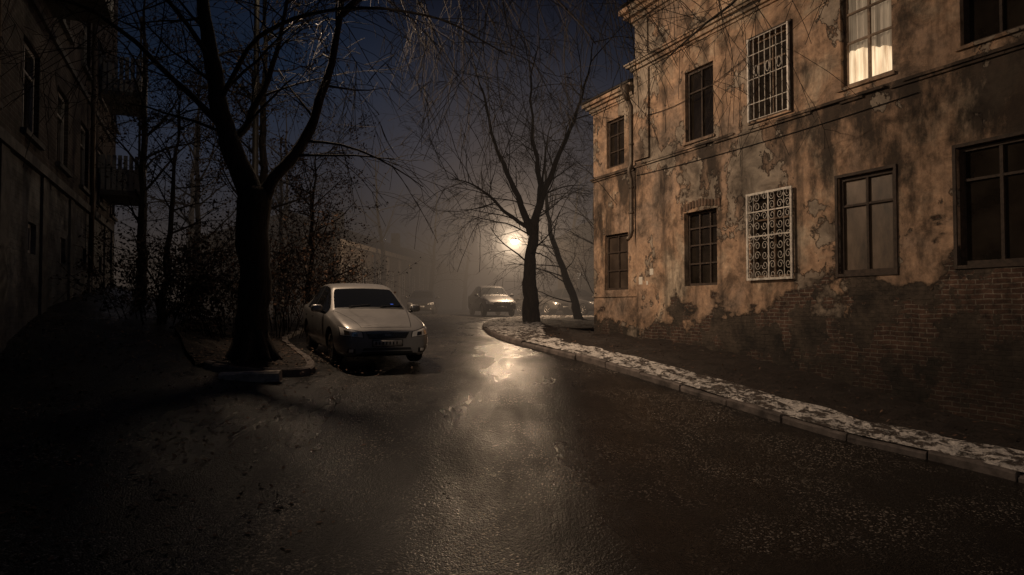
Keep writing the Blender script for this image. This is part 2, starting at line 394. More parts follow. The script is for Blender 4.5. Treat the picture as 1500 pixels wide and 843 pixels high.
for z in (z0,z0+.35,(z0+z1)/2,z1-.35,z1): a.tube([(u0,yg-.012,z),(u1,yg-.012,z)],.010,6)
for u in (u0,u1): a.box(u-.02,u+.02,yg-.02,.0,z0-.03,z1+.03)
for k in (1,3,5):
    u=u0+(u1-u0)*(k+.5)/7; a.tube([(u+.05*math.cos(t*.4),yg,(z0+z1)/2+.17+.11*math.sin(t*.4)) for t in range(17)],.008,5)
u0,u1,z0,z1=low[2]; u0-=.03;u1+=.03;z0-=.04;z1+=.04; yg=-.09
frame(a,u0,u1,z0,z1,yg,[(u0+u1)/2],[z0+(z1-z0)*.5,z0+(z1-z0)*.78],.045,.03)
nx,nz=6,9
for i in range(nx):
    for j in range(nz):
        cx=u0+(u1-u0)*(i+.5)/nx; cz=z0+(z1-z0)*(j+.5)/nz; rr=.085; ph=R.choice((0,math.pi)); sg=1 if (i+j)%2 else -1
        a.tube([(cx+sg*(rr*(1-k/16))*math.cos(k*.62+ph),yg+.012,cz+(rr*1.15*(1-k/18))*math.sin(k*.62+ph)) for k in range(14)],.0075,5)
for i in range(1,nx,2):
    u=u0+(u1-u0)*i/nx; a.tube([(u,yg+.015,z0),(u,yg+.015,z1)],.007,5)
for u in (u0+.05,u1-.05):
    for z in (z0+.1,z1-.1): a.box(u-.012,u+.012,yg+.03,.0,z-.012,z+.012)
a.obj('window_grilles',[M_white],B)
a=Acc()
a.tube([(2.22,-.30,5.95),(2.2,-.20,5.75),(2.16,-.05,5.55),(2.16,-.05,3.95),(2.16,-.12,3.8),(2.16,-.12,3.7),(2.16,-.05,3.5),(2.16,-.05,2.1),(2.17,-.1,1.95),(2.2,-.22,1.85)],.06,10)
a.tube([(2.2,-.2,5.7),(2.22,-.32,6.1)],[.07,.13],10)
for z in (5.3,4.5,3.3,2.6): a.tube([(2.16,-.05,z-.03),(2.16,-.05,z+.03)],.075,10)
a.obj('drainpipe',[M_pipe],B,True)
a=Acc()
for (u,z,w,h) in ((2.42,.62,.16,.2),(2.9,.86,.15,.16),(2.75,.60,.07,.1)): a.box(u,u+w,-.006,-.002,z,z+h)
a.obj('paper_notices',[M_paper],B)
a=Acc()
def cab(p0,p1,sag,n=20):
    a.tube([Vector(p0).lerp(Vector(p1),k/n)+Vector((.015*math.sin(k*1.7),0,-sag*4*(k/n)*(1-k/n))) for k in range(n+1)],.008,4)
cab((2.4,-.03,5.2),(6.4,-.03,5.5),.25); cab((6.2,-.03,5.5),(6.25,-.03,2.9),.0); cab((2.35,-.02,3.6),(10.3,-.02,3.62),.08)
a.obj('wall_cables',[M_black],B)

# ---------------------------------------------------------------- left building
LBd=empty('brick_apartment_block',(-2.2,-2.0,0),(0,0,math.atan2(.912,-.41)))
a=Acc(); ops=[]
for k in range(9):
    u=3.0+k*2.9; ops.append((u,u+1.25,3.0,4.6)); ops.append((u,u+1.25,6.0,7.6))
bs=[(3.6+k*2.9,4.2+k*2.9,.95,1.5) for k in range(8)]
Lu=26.5
wall(a,0,Lu,-3.5,11,ops+bs,y=0,dep=.18)
a.quad((Lu,0,-3),(Lu,9,-3),(Lu,9,11),(Lu,0,11)); a.quad((0,0,-3),(0,0,11),(0,9,11),(0,9,-3)); a.quad((0,9,-3),(0,9,11),(Lu,9,11),(Lu,9,-3)); a.quad((0,0,11),(Lu,0,11),(Lu,9,11),(0,9,11))
m=NT('dark_brick'); v=m.obj(); sp=m.n('ShaderNodeSeparateXYZ',{0:v}); bv_=m.n('ShaderNodeCombineXYZ',{0:sp.outputs[0],1:sp.outputs[2]}).outputs[0]
br=m.n('ShaderNodeTexBrick',{'Vector':bv_,'Color1':(.06,.045,.042),'Color2':(.09,.07,.064),'Mortar':(.14,.135,.135),'Scale':1.0,'Mortar Size':.010,'Brick Width':.26,'Row Height':.085})
pl=m.math('LESS_THAN',sp.outputs[2],2.45); nn_=m.noise(v,1.3,6,.7)
cc=m.mix(pl,br.outputs[0],(.18,.185,.195)); cc=m.mix(1.0,cc,m.ramp(nn_,[(.35,.25),(.65,1.1)]),'MULTIPLY'); m.bump(m.math('SUBTRACT',nn_,br.outputs[1]),.8,.02); M_lb=m.P(Base_Color=cc,Roughness=.9)
a.obj('walls',[M_lb],LBd)
a=Acc()
a.box(0,Lu,-.10,-.003,2.45,2.62); a.box(0,Lu,-.06,-.003,5.3,5.42); a.box(0,Lu,-.35,-.003,10.7,10.95)
for o in ops: a.box(o[0]-.1,o[1]+.1,-.09,-.003,o[2]-.1,o[2]-.01)
for u in fr(1.6,Lu,2.9): a.box(u,u+.5,-.05,-.004,-3,2.44)
a.obj('ledges',[simple('ledge_stone',(.11,.11,.112),.85,var=.4)],LBd)
a=Acc(); g=Acc()
for o in ops+bs:
    frame(a,o[0]+.003,o[1]-.003,o[2]+.003,o[3]-.003,.08,[o[0]+(o[1]-o[0])*.4] if o[3]-o[2]>1 else [],[o[2]+(o[3]-o[2])*.7] if o[3]-o[2]>1 else [],.07,.05)
    g.quad((o[0],.13,o[2]),(o[1],.13,o[2]),(o[1],.13,o[3]),(o[0],.13,o[3]))
a.obj('window_frames',[simple('pale_frame',(.4,.39,.38),.6)],LBd); g.obj('window_panes',[M_glass],LBd)
a=Acc()
for (u,z) in ((23.6,3.4),(23.6,6.3),(14.6,5.9)):
    a.box(u,u+2.3,-1.05,-.004,z-.14,z,1)
    for k in range(16): a.box(u+.02+k*.143,u+.14+k*.143,-1.04,-1.01,z+.002,z+1.02,0)
    for k in range(7):
        a.box(u+.0,u+.03,-1.0+k*.143,-.9+k*.143,z+.002,z+1.02,0); a.box(u+2.27,u+2.3,-1.0+k*.143,-.9+k*.143,z+.002,z+1.02,0)
    a.box(u-.02,u+2.32,-1.07,-.98,z+1.03,z+1.08,1)
    for uu in (u,u+1.1,u+2.24): a.box(uu,uu+.06,-1.04,-.98,z+1.085,z+2.3,1)
a.obj('balconies',[simple('balcony_panel',(.32,.32,.32),.6),simple('balcony_frame',(.10,.095,.09),.7)],LBd)
a=Acc(); a.tube([(12.5,-.12,10.6),(12.5,-.12,.4)],.06,8); a.tube([(21.5,-.12,10.6),(21.5,-.12,.8)],.06,8); a.obj('drainpipes',[M_pipe],LBd,True)

# ---------------------------------------------------------------- distant building
p0=Vector((-10.5,41)); p1=Vector((-5.5,84)); d=(p1-p0)
FB=empty('distant_two_storey_building',(p0.x,p0.y,0),(0,0,math.atan2(d.y,d.x)))
Lf=d.length; a=Acc(); ops=[]
for k in range(13):
    u=1.3+k*3.2; ops.append((u,u+1.1,.9,2.7))
wall(a,0,Lf,-2,4.1,ops,dep=.2); a.quad((0,0,-2),(0,0,4.1),(0,9,4.1),(0,9,-2)); a.quad((Lf,0,-2),(Lf,9,-2),(Lf,9,4.1),(Lf,0,4.1)); a.obj('walls',[M_wallF],FB)
a=Acc()
for k in range(14): a.box(.3+k*3.2,.75+k*3.2,-.09,-.003,-1.5,3.7)
a.box(-.3,Lf,-.3,-.004,3.8,4.1); a.obj('pilasters',[simple('pale_pilaster',(.4,.34,.28),.85)],FB)
a=Acc(); a.v+=[(-.5,-.4,4.11),(Lf,-.4,4.11),(Lf,9.4,4.11),(-.5,9.4,4.11),(3,4.5,6.3),(Lf-3,4.5,6.3)]
for f in ((0,1,5,4),(1,2,5),(2,3,4,5),(3,0,4)): a.f.append(f); a.m.append(0)
for u in (9,24): a.box(u,u+.7,3.2,3.9,5,7.1)
a.obj('roof',[M_roof],FB)
a=Acc()
for o in ops:
    a.quad((o[0],.15,o[2]),(o[1],.15,o[2]),(o[1],.15,o[3]),(o[0],.15,o[3]),0)
    frame(a,o[0]+.003,o[1]-.003,o[2]+.003,o[3]-.003,.08,[(o[0]+o[1])/2],[o[2]+1.2],.07,.05,m=1)
a.obj('windows',[M_glass,M_white],FB)
FC=empty('distant_house',(3.5,52,0),(0,0,-.1)); a=Acc(); wall(a,0,16,-2,5,[(1.5+k*2.6,2.6+k*2.6,.8,2.6) for k in range(5)]); a.obj('walls',[M_wallF],FC)
a=Acc(); a.v+=[(-.5,-.5,5),(16.5,-.5,5),(16.5,8.5,5),(-.5,8.5,5),(3,4,7.4),(13,4,7.4)]
for f in ((0,1,5,4),(1,2,5),(2,3,4,5),(3,0,4)): a.f.append(f); a.m.append(0)
a.obj('roof',[M_roof],FC); a=Acc()
for k in range(5): a.quad((1.5+k*2.6,.18,.8),(2.6+k*2.6,.18,.8),(2.6+k*2.6,.18,2.6),(1.5+k*2.6,.18,2.6))
a.obj('windows',[M_glass],FC)

# ---------------------------------------------------------------- trees
def grow(a,p,d,L,r,lvl,maxl,droop,rnd,kids=(5,7),wob=.16,leaf=None,spread=(25,60),mt=1):
    n=max(4,min(10,int(L/.3))); p=Vector(p); d=Vector(d).normalized(); pts=[p.copy()]; dirs=[d.copy()]
    for i in range(n):
        d=d+Vector((rnd.gauss(0,wob),rnd.gauss(0,wob),rnd.gauss(0,wob)))*.6+Vector((0,0,-droop*(.4+lvl*.5)*(L/n)))
        d.normalize(); p=p+d*(L/n); pts.append(p.copy()); dirs.append(d.copy())
    re=max(.0045,r*.3)
    a.tube(pts,[r+(re-r)*i/n for i in range(n+1)],7 if r>.07 else (5 if r>.025 else 3),0 if r>.05 else mt)
    if lvl<maxl:
        for k in range(rnd.randint(*kids)):
            q=.22+.78*rnd.random(); i=min(n,int(q*n))
            ax=dirs[i].orthogonal().normalized(); ax.rotate(Matrix.Rotation(rnd.random()*6.283,3,dirs[i]))
            nd=dirs[i].copy(); nd.rotate(Matrix.Rotation(math.radians(rnd.uniform(*spread)),3,ax))
            grow(a,pts[i],nd,L*rnd.uniform(.42,.72),max(.005,(r+(re-r)*q)*.6),lvl+1,maxl,droop,rnd,kids,wob,leaf,spread,mt)
    if leaf is not None and lvl>=maxl-1:
        for i in range(1,n+1):
            for _ in range(leaf[1]):
                if rnd.random()<leaf[2]: addleaf(leaf[0],pts[i]+Vector((rnd.gauss(0,.08),rnd.gauss(0,.08),rnd.gauss(0,.08))),rnd.uniform(.03,.06)*leaf[3],rnd)
def addleaf(a,p,s,rnd,m=0):
    u=Vector((rnd.gauss(0,1),rnd.gauss(0,1),rnd.gauss(0,1))).normalized(); w=u.orthogonal().normalized(); w.rotate(Matrix.Rotation(rnd.random()*6.28,3,u))
    x=u*s; y=w*s*.55; a.quad(p-x,p+y,p+x,p-y,m)
def resample3(pl,n):
    P=[Vector(p) for p in pl]; D=[]
    for i in range(len(P)-1):
        p0=P[max(i-1,0)];p1=P[i];p2=P[i+1];p3=P[min(i+2,len(P)-1)]
        for k in range(10):
            t=k/10; D.append(.5*((2*p1)+(p2-p0)*t+(2*p0-5*p1+4*p2-p3)*t*t+(3*p1-p0-3*p2+p3)*t**3))
    D.append(P[-1]); return [D[int(i*(len(D)-1)/(n-1))] for i in range(n)]
def limb(a,pts,r0,r1,rnd,sides=9,jit=.0):
    P=resample3(pts,max(6,len(pts)*5)); n=len(P)-1
    P=[p+Vector((noise.noise(p*1.7),noise.noise(p*1.7+Vector((9,0,0))),0))*min(.10,r0)*min(1,i/3) for i,p in enumerate(P)]
    a.tube(P,[ (r0+(r1-r0)*(i/n)**.8)*(1+rnd.uniform(-.07,.07)) for i in range(n+1)],sides,0)
    return P
def sprout(a,P,cnt,L,r,maxl,droop,rnd,lo=.2,kids=(4,6),bias=Vector((0,0,0)),leaf=None,wob=.16):
    n=len(P)-1
    for k in range(cnt):
        q=lo+(1-lo)*(k+rnd.random())/cnt; i=min(n-1,int(q*n)); d=(P[i+1]-P[i]).normalized(); ax=d.orthogonal().normalized(); ax.rotate(Matrix.Rotation(rnd.random()*6.283,3,d))
        nd=d.copy(); nd.rotate(Matrix.Rotation(math.radians(rnd.uniform(30,75)),3,ax)); nd+=bias
        grow(a,P[i],nd,L*rnd.uniform(.6,1.15),r*(1-.5*q),1,maxl,droop,rnd,kids,wob,leaf)
rnd=random.Random(11); a=Acc(); bx,by=-4.55,11.95; bz=gz(bx,by)-.1
trunk=[(bx,by,bz),(bx+.02,by,bz+.5),(bx+.05,by,0),(bx+.0,by,1.2),(bx+.05,by,2.1)]
Pn=resample3(trunk,24); Pn=[p+Vector((noise.noise(p*1.3)*.08,0,0)) if 2<i<22 else p for i,p in enumerate(Pn)]
a.tube(Pn,[.42,.36,.31,.285,.275]+[.265+.02*math.sin(k*1.7) for k in range(13)]+[.27,.275,.28,.29,.28,.24],16,0)
for k in range(7):
    t=k*.9+.3; dr=Vector((math.cos(t),math.sin(t),0)); c=Vector((bx,by,bz)); a.tube([c+dr*.15+Vector((0,0,.75)),c+dr*.3+Vector((0,0,.3)),c+dr*.55+Vector((0,0,.02))],[.08,.11,.05],7,0)
l1=limb(a,[(bx+.0,by,1.85),(-4.80,by,2.5),(-5.05,by-.1,3.3),(-5.25,by-.1,4.3),(-5.5,by,5.5),(-5.9,by+.1,7.0),(-6.0,by,8.5)],.24,.06,rnd,11)
l2=limb(a,[(bx+.08,by,1.8),(-4.2,by,2.25),(-3.75,by+.1,2.9),(-3.45,by+.2,3.7),(-3.2,by+.3,4.7),(-3.0,by+.4,6.0),(-2.8,by+.3,7.5)],.14,.035,rnd,10)
l3=limb(a,[(-4.93,by,2.9),(-4.6,by+.3,3.7),(-4.35,by+.5,4.6),(-4.2,by+.7,6),(-4.0,by+.8,8)],.08,.02,rnd,8)
l4=limb(a,[(-5.1,by-.1,3.6),(-4.2,by-.7,4.5),(-2.8,by-1.2,4.75),(-1.3,by-1.4,4.55),(-.1,by-1.5,3.9)],.05,.010,rnd,7)
l5=limb(a,[(-3.1,by+.3,5.3),(-1.8,by+.2,6.3),(.2,by,6.9),(2.4,by-.2,6.6),(4.0,by-.4,5.6)],.07,.015,rnd,7)
l6=limb(a,[(-3.0,by+.4,5.8),(-2.2,by+1.4,7.0),(-.9,by+2.6,7.6),(.8,by+3.6,7.3),(2.0,by+4.2,6.3)],.07,.015,rnd,7)
l7=limb(a,[(-2.9,by+.4,6.5),(-1.6,by-1,6.9),(-.3,by-2.2,6.6),(1.0,by-3,5.9)],.06,.012,rnd,7)
l8=limb(a,[(-5.0,by-.1,3.1),(-5.9,by-.4,4.0),(-6.9,by-.6,4.9),(-7.9,by-.8,5.2)],.07,.02,rnd,7)
l9=limb(a,[(-5.2,by-.1,4.2),(-5.8,by-.8,5.2),(-6.8,by-1.4,5.8),(-8.0,by-1.6,5.9)],.05,.015,rnd,7)
sprout(a,l1,12,2.4,.04,4,.10,rnd,.25,(3,5)); sprout(a,l2,10,2.2,.035,3,.16,rnd,.3,(4,5)); sprout(a,l3,9,2.1,.03,3,.14,rnd,.2,(4,5))
sprout(a,l4,16,1.9,.013,3,.35,rnd,.2,(2,4),Vector((.2,0,-.35)))
for l in (l5,l6,l7): sprout(a,l,17,3.0,.02,3,.30,rnd,.1,(3,4),Vector((.15,0,-.6)))
sprout(a,l8,11,2.2,.018,3,.25,rnd,.1,(3,4),Vector((0,0,-.3))); sprout(a,l9,11,2.4,.018,3,.28,rnd,.1,(3,4),Vector((0,0,-.4)))
a.obj('bare_tree',[M_bark,M_twig],smooth=True)
rnd=random.Random(5); a=Acc(); y=27.6; x=.78; z=gz(x,y)-.1
t=limb(a,[(x,y,z),(x-.02,y,.3),(x-.06,y,1.2),(x,y,2.2),(x+.08,y,3.2),(x+.35,y,4.2),(x+.75,y,5.3),(x+1.5,y-.2,7.0),(x+2.2,y-.3,9.0),(x+2.6,y-.3,11.0)],.38,.012,rnd,12)
b=limb(a,[(x+.0,y,2.9),(x-.3,y,3.9),(x-.8,y+.2,5.2),(x-1.6,y+.3,7.0),(x-2,y+.3,9),(x-2.7,y+.3,10.6)],.19,.008,rnd,9)
c=limb(a,[(x+.35,y,4.2),(x+.3,y,5.6),(x+.1,y+.2,7.2),(x,y,9.3),(x+.4,y,11.2)],.14,.008,rnd,8)
e=limb(a,[(x-.1,y,3.2),(x-1.0,y-.3,3.8),(x-1.9,y-.5,4.6),(x-2.6,y-.6,5.0),(x-3.4,y-.6,5.1)],.10,.008,rnd,8)
sprout(a,t,20,3.0,.05,4,.10,rnd,.25,(3,5))
for q in (b,c,e): sprout(a,q,13,2.7,.032,4,.15,rnd,.15,(3,4))
a.obj('bare_tree',[M_bark,M_twig],smooth=True)
rnd=random.Random(8); a=Acc(); x=3.1;y=31;z=gz(x,y)-.1
t=limb(a,[(x,y,z),(x-.5,y,1),(x-1.1,y,2.6),(x-1.5,y,4.5),(x-1.6,y,7),(x-1.3,y,8.6)],.24,.012,rnd,9); sprout(a,t,20,2.8,.04,3,.12,rnd,.15,(4,5))
a.obj('bare_tree',[M_bark,M_twig],smooth=True)
rnd=random.Random(9); a=Acc(); x=4.3;y=33;z=gz(x,y)-.1
t=limb(a,[(x,y,z),(x-.1,y,2),(x-.3,y,4.5),(x-.2,y,8)],.2,.015,rnd,8); sprout(a,t,18,3.0,.035,3,.08,rnd,.15,(4,5))
a.obj('bare_tree',[M_bark,M_twig],smooth=True)
for i,(x,y,h,s) in enumerate(((-6.3,52,9,3),(-4.2,60,8,4),(-9,47,11,6),(4,47,9,7),(-13,40,12,12),(-17,36,13,13),(8,45,10,14))):
    rnd=random.Random(20+s); a=Acc(); z=gz(x,y)-.1
    t=limb(a,[(x,y,z),(x+rnd.uniform(-.3,.3),y,h*.3),(x+rnd.uniform(-.5,.5),y,h*.6),(x+rnd.uniform(-.8,.8),y,h)],.26,.015,rnd,7); sprout(a,t,15,h*.33,.05,3,.04,rnd,.2,(3,4))
    a.obj('bare_tree',[M_bark,M_twig],smooth=True)
rnd=random.Random(31); a=Acc(); x,y=7.4,2.6; z=gz(x,y)-.1
t=limb(a,[(x,y,z),(x,y,1),(x-.1,y+.1,3),(x-.4,y+.6,5),(x-.6,y+1,8)],.3,.1,rnd,10)
q1=limb(a,[(x-.2,y+.3,4),(6.2,5.2,5.6),(5.0,8.0,5.5),(3.6,10.6,4.9),(2.7,12.2,4.4)],.08,.010,rnd,7); q2=limb(a,[(x-.3,y+.4,4.4),(6.9,6.0,6.2),(6.4,9.2,6.3),(5.2,11.6,5.9),(4.2,13.4,5.7)],.08,.010,rnd,7)
sprout(a,q1,13,1.6,.011,2,.10,rnd,.3,(2,4)); sprout(a,q2,13,1.7,.011,2,.10,rnd,.3,(2,4)); sprout(a,t,5,2.6,.05,2,.05,rnd,.6,(3,4))
a.obj('bare_tree',[M_bark,M_twig],smooth=True)
def leaftree(name,x,y,h,r,seed,lm,L,cnt,dens,maxl=3,droop=.05,lo=.25,lean=0):
    rnd=random.Random(seed); a=Acc(); z=gz(x,y)-.1
    t=limb(a,[(x,y,z),(x+lean*.3,y,h*.3),(x+lean*.6,y,h*.65),(x+lean,y,h)],r,r*.15,rnd,8); la=Acc()
    sprout(a,t,cnt,L,r*.3,maxl,droop,rnd,lo,(3,5),leaf=(la,2,dens,1.0))
    off=len(a.v); a.v+=la.v; a.f+=[tuple(i+off for i in f) for f in la.f]; a.m+=[2]*len(la.f)
    a.obj(name,[M_bark,M_twig,lm])
leaftree('autumn_tree',-6.4,17.5,9.5,.17,41,M_leafg,2.2,24,.55,3,.06,.3)
leaftree('autumn_tree',-10.6,19.5,9,.18,43,M_leafd,2.5,18,.4,3,.06,.3)
leaftree('autumn_tree',-8.3,16.2,5.2,.11,44,M_leafd,1.7,16,.5,3,.05,.1,.4)
leaftree('autumn_tree',-6.9,23,5.2,.14,45,M_leaf,2.1,26,.9,3,.05,.12,.3)
leaftree('autumn_tree',-9.5,28,7,.16,46,M_leafd,2.6,22,.6,3,.05,.12)
leaftree('autumn_tree',-12.5,27,9,.2,47,M_leafd,3.0,22,.6,3,.05,.12)
def shrub(x,y,h,w,seed,lm,n=22,dens=.8):
    rnd=random.Random(seed); a=Acc(); la=Acc(); z=gz(x,y)
    for k in range(n):
        t=rnd.random()*6.283; q=rnd.random()**.5*w*.4
        grow(a,(x+q*math.cos(t),y+q*math.sin(t),z),(math.cos(t)*w*.35/h,math.sin(t)*w*.35/h,1),h*rnd.uniform(.6,1.1),.014,1,3,.08,rnd,(2,4),.14,(la,2,dens,1.0))
    off=len(a.v); a.v+=la.v; a.f+=[tuple(i+off for i in f) for f in la.f]; a.m+=[2]*len(la.f); a.obj('shrub',[M_bark,M_twig,lm])
shrub(-6.3,18.3,2.8,2.4,1,M_leaf); shrub(-6.9,21.0,3.4,2.6,2,M_leaf,26); shrub(-7.7,14.6,1.7,1.8,3,M_leafd); shrub(-6.2,14.9,1.6,1.5,4,M_leafd,18); shrub(-8.6,17.5,2.4,2.2,5,M_leafd); shrub(-7.5,26,2.8,2.5,6,M_leafd)
rnd=random.Random(3); a=Acc()
for k in range(7500):
    q=rnd.random()
    if q<.45:
        i=int(rnd.random()*160); p=j1[i].lerp(LB[i],rnd.random()); z=gz(p.x,p.y)+.12
    elif q<.6:
        i=int(rnd.random()*400); p=i2[i].lerp(i3[i],rnd.random()**1.5); z=gz(p.x,p.y)+.13
    else:
        p=Vector((rnd.uniform(-9,-3.2)+rnd.random()**3*2,rnd.uniform(5.0,14))); z=gz(p.x,p.y)+.012
        if p.x>-5.4 and p.y>10.8: z+=.11
    u=Vector((rnd.gauss(0,1),rnd.gauss(0,1),rnd.gauss(0,.25))).normalized()*rnd.uniform(.018,.042); w=Vector((-u.y,u.x,rnd.uniform(-.01,.01)))*.6
    c=Vector((p.x,p.y,z)); a.quad(c-u,c-w,c+u,c+w)
a.obj('fallen_leaves',[M_leaf])

# ---------------------------------------------------------------- cars
def paintmat(n,c,met=.55,ro=.34):
    m=NT(n); v=m.obj(); d=m.noise(v,3,5,.7); sp=m.n('ShaderNodeSeparateXYZ',{0:v})
    dirt=m.math('MULTIPLY',m.ramp(sp.outputs[2],[(.15,1),(.62,.18)]),m.ramp(d,[(.3,.5),(.7,1)]))
    m.P(Base_Color=m.mix(dirt,c,(.07,.060,.052)),Metallic=m.math('SUBTRACT',met,m.math('MULTIPLY',dirt,met)),Roughness=m.math('ADD',ro,m.math('ADD',m.math('MULTIPLY',dirt,.4),m.math('MULTIPLY',d,.15))))
    m.b.inputs['Coat Weight'].default_value=.6; m.b.inputs['Coat Roughness'].default_value=.12; return m.mat
M_cglass=NT('car_glass'); M_cglass=M_cglass.P(Base_Color=(.010,.011,.012),Roughness=.06,IOR=1.52)
M_lens=NT('headlamp_lens'); M_lens.b.inputs['Coat Weight'].default_value=1; M_lens=M_lens.P(Base_Color=(.74,.71,.67),Roughness=.15,Metallic=.1)
M_chrome=NT('chrome').P(Base_Color=(.6,.57,.52),Metallic=1.0,Roughness=.2)
M_tyre=simple('tyre_rubber',(.015,.014,.013),.85); M_rim=simple('wheel_alloy',(.28,.26,.24),.35,.8)
M_plate=simple('number_plate',(.42,.40,.37),.5,var=.3,sc=20); M_tail=simple('tail_lens',(.15,.01,.008),.3)
M_sticker=NT('blue_glow_sticker').P(Base_Color=(.03,.10,.6),Roughness=.4,Emission_Color=(.05,.15,1.0),Emission_Strength=.15)  # sticker glows by emission, with no lamp behind it
ST=[
(2.25,.66,.26,.40,.56,.60,.63,.66),(2.20,.74,.21,.40,.60,.68,.665,.70),(2.05,.82,.19,.42,.66,.73,.735,.775),(1.80,.86,.18,.45,.73,.755,.80,.84),(1.45,.875,.18,.5,.80,.765,.865,.905),(1.15,.885,.18,.5,.85,.755,.91,.955),(.90,.885,.18,.5,.875,.735,.945,.995),
(.86,.885,.18,.5,.88,.728,.97,1.02),(.20,.885,.18,.5,.903,.625,1.325,1.385),
(.15,.885,.18,.5,.905,.615,1.36,1.42),(-.1,.885,.18,.5,.91,.60,1.40,1.46),(-.42,.885,.18,.5,.915,.60,1.415,1.48),(-.52,.885,.18,.5,.915,.60,1.415,1.48),(-1.0,.885,.18,.5,.92,.59,1.395,1.46),(-1.3,.885,.18,.5,.93,.58,1.35,1.41),
(-1.34,.885,.18,.5,.932,.587,1.326,1.386),(-1.84,.87,.20,.5,.953,.673,1.034,1.085),
(-1.88,.87,.20,.5,.955,.68,1.01,1.06),(-2.15,.83,.22,.5,.93,.66,.985,1.02),(-2.25,.74,.28,.5,.86,.60,.92,.95)]
def car(name,loc,heading,pitch,paint,hs=1.0,wd=1.0,sticker=False):
    root=empty(name,loc,(0,pitch,heading))
    v=[];f=[];mi=[]
    for (x,w,zb,zm,zs,y5,z5,z8) in ST:
        h=[(0,zb),(w*.80,zb),(w*.95,zb+.07),(w,zm),(w*.985,zs-.05),(w*.955,zs),(y5,z5),(y5*.93,z5+(z8-z5)*.42),(y5*.85,z5+(z8-z5)*.62),(0,z8)]
        if hs>1: h=[(a_,b_*hs if b_>.3 else b_+.06) for a_,b_ in h]
        ring=h+[(-p,q) for p,q in h[-2:0:-1]]
        n=len(ring); v+=[(x,p*wd,q) for p,q in ring]
    NS=len(ST)
    for i in range(NS-1):
        for k in range(n):
            a0=i*n+k;b0=i*n+(k+1)%n; f.append((a0,b0,b0+n,a0+n)); kk=k if k<9 else 17-k
            m=0
            if kk in (7,8):
                if i in (7,15): m=1
                if i in (6,): m=2
            if kk==5 and i in (7,8,9,10,12,13): m=1
            if kk==5 and i==11: m=2
            if kk==0 : m=2
            mi.append(m)
    f.append(tuple(range(n))); mi.append(0); f.append(tuple((NS-1)*n+k for k in range(n))[::-1]); mi.append(0)
    me=bpy.data.meshes.new('body'); me.from_pydata(v,[],f)
    for m in (paint,M_cglass,M_black): me.materials.append(m)
    me.polygons.foreach_set('material_index',mi)
    bm=bmesh.new(); bm.from_mesh(me); bmesh.ops.recalc_face_normals(bm,faces=bm.faces)
    cl=bm.edges.layers.float.new('crease_edge'); bm.verts.ensure_lookup_table()
    for e in bm.edges:
        ms={q.material_index for q in e.link_faces}
        if len(ms)>1: e[cl]=.85
        a_,b_=e.verts[0].index,e.verts[1].index
        ka,kb=a_%n,b_%n
        if ka==kb and ka in (5,n-5) : e[cl]=max(e[cl],.45)
        if ka==kb and ka in (6,n-6) and min(a_,b_)//n<6: e[cl]=max(e[cl],.35)
        if a_//n==0 and b_//n==0: e[cl]=max(e[cl],.45)
        if a_//n==NS-1 and b_//n==NS-1: e[cl]=.45
    bm.to_mesh(me); bm.free()
    o=bpy.data.objects.new('body',me); scene.collection.objects.link(o)
    lv=3 if sticker else 2
    s=o.modifiers.new('s','SUBSURF'); s.levels=lv; s.render_levels=lv
    cuts=[]
    for x in (1.40,-1.30):
        for sg in (1,-1):
            bpy.ops.mesh.primitive_cylinder_add(vertices=40,radius=.365,depth=.5,location=(x,sg*.86*wd,.33),rotation=(math.pi/2,0,0))
            c=C.object; c.data.materials.append(M_black); cuts.append(c)
            b=o.modifiers.new('b','BOOLEAN'); b.object=c; b.operation='DIFFERENCE'; b.solver='EXACT'
            try: b.material_mode='TRANSFER'
            except Exception: pass
    dg=C.evaluated_depsgraph_get(); dg.update(); me2=bpy.data.meshes.new_from_object(o.evaluated_get(dg))
    o.modifiers.clear(); o.data=me2; me2.name='body'
    for c in cuts: bpy.data.objects.remove(c,do_unlink=True)
    me2.polygons.foreach_set('use_smooth',[True]*len(me2.polygons))
    try: me2.set_sharp_from_angle(angle=math.radians(40))
    except Exception: pass
    o.parent=root
    bv=BVHTree.FromPolygons([tuple(q.co) for q in me2.vertices],[tuple(p.vertices) for p in me2.polygons])
    def patch(a,P,dirn,off,m,nu=14,nv=6):
        base=len(a.v); D=Vector(dirn); ok=[]
        for j in range(nv+1):
            for i in range(nu+1):
                s_=i/nu;t_=j/nv; p=(Vector(P[0])*(1-s_)+Vector(P[1])*s_)*(1-t_)+(Vector(P[3])*(1-s_)+Vector(P[2])*s_)*t_
                h=bv.ray_cast(p,D)
                if h[0] is None: a.v.append(tuple(p)); ok.append(False)
                else: a.v.append(tuple(h[0]-D*off)); ok.append(True)
        for j in range(nv):
            for i in range(nu):
                k=j*(nu+1)+i; q=(k,k+1,k+nu+2,k+nu+1)
                if all(ok[z] for z in q): a.f.append(tuple(base+z for z in q)); a.m.append(m)
    a=Acc(); H=hs; zz=lambda z:z*H if hs>1 else z
    for sg in (1,-1):
        F=lambda y,z:(3,sg*y*wd,zz(z))
        patch(a,[F(.42,.535),F(.80,.575),F(.80,.735),F(.44,.645)],(-1,0,0),.004,3)
        patch(a,[F(.435,.545),F(.79,.585),F(.79,.722),F(.455,.636)],(-1,0,0),.012,0)
        patch(a,[F(.53,.565),F(.62,.575),F(.62,.645),F(.54,.635)],(-1,0,0),.016,4,6,4)
        patch(a,[F(.66,.585),F(.74,.595),F(.74,.675),F(.67,.655)],(-1,0,0),.016,4,6,4)
        patch(a,[F(.56,.27),F(.70,.28),F(.69,.36),F(.56,.35)],(-1,0,0),.005,3)
        patch(a,[F(.60,.29),F(.67,.29),F(.67,.345),F(.60,.345)],(-1,0,0),.011,0)
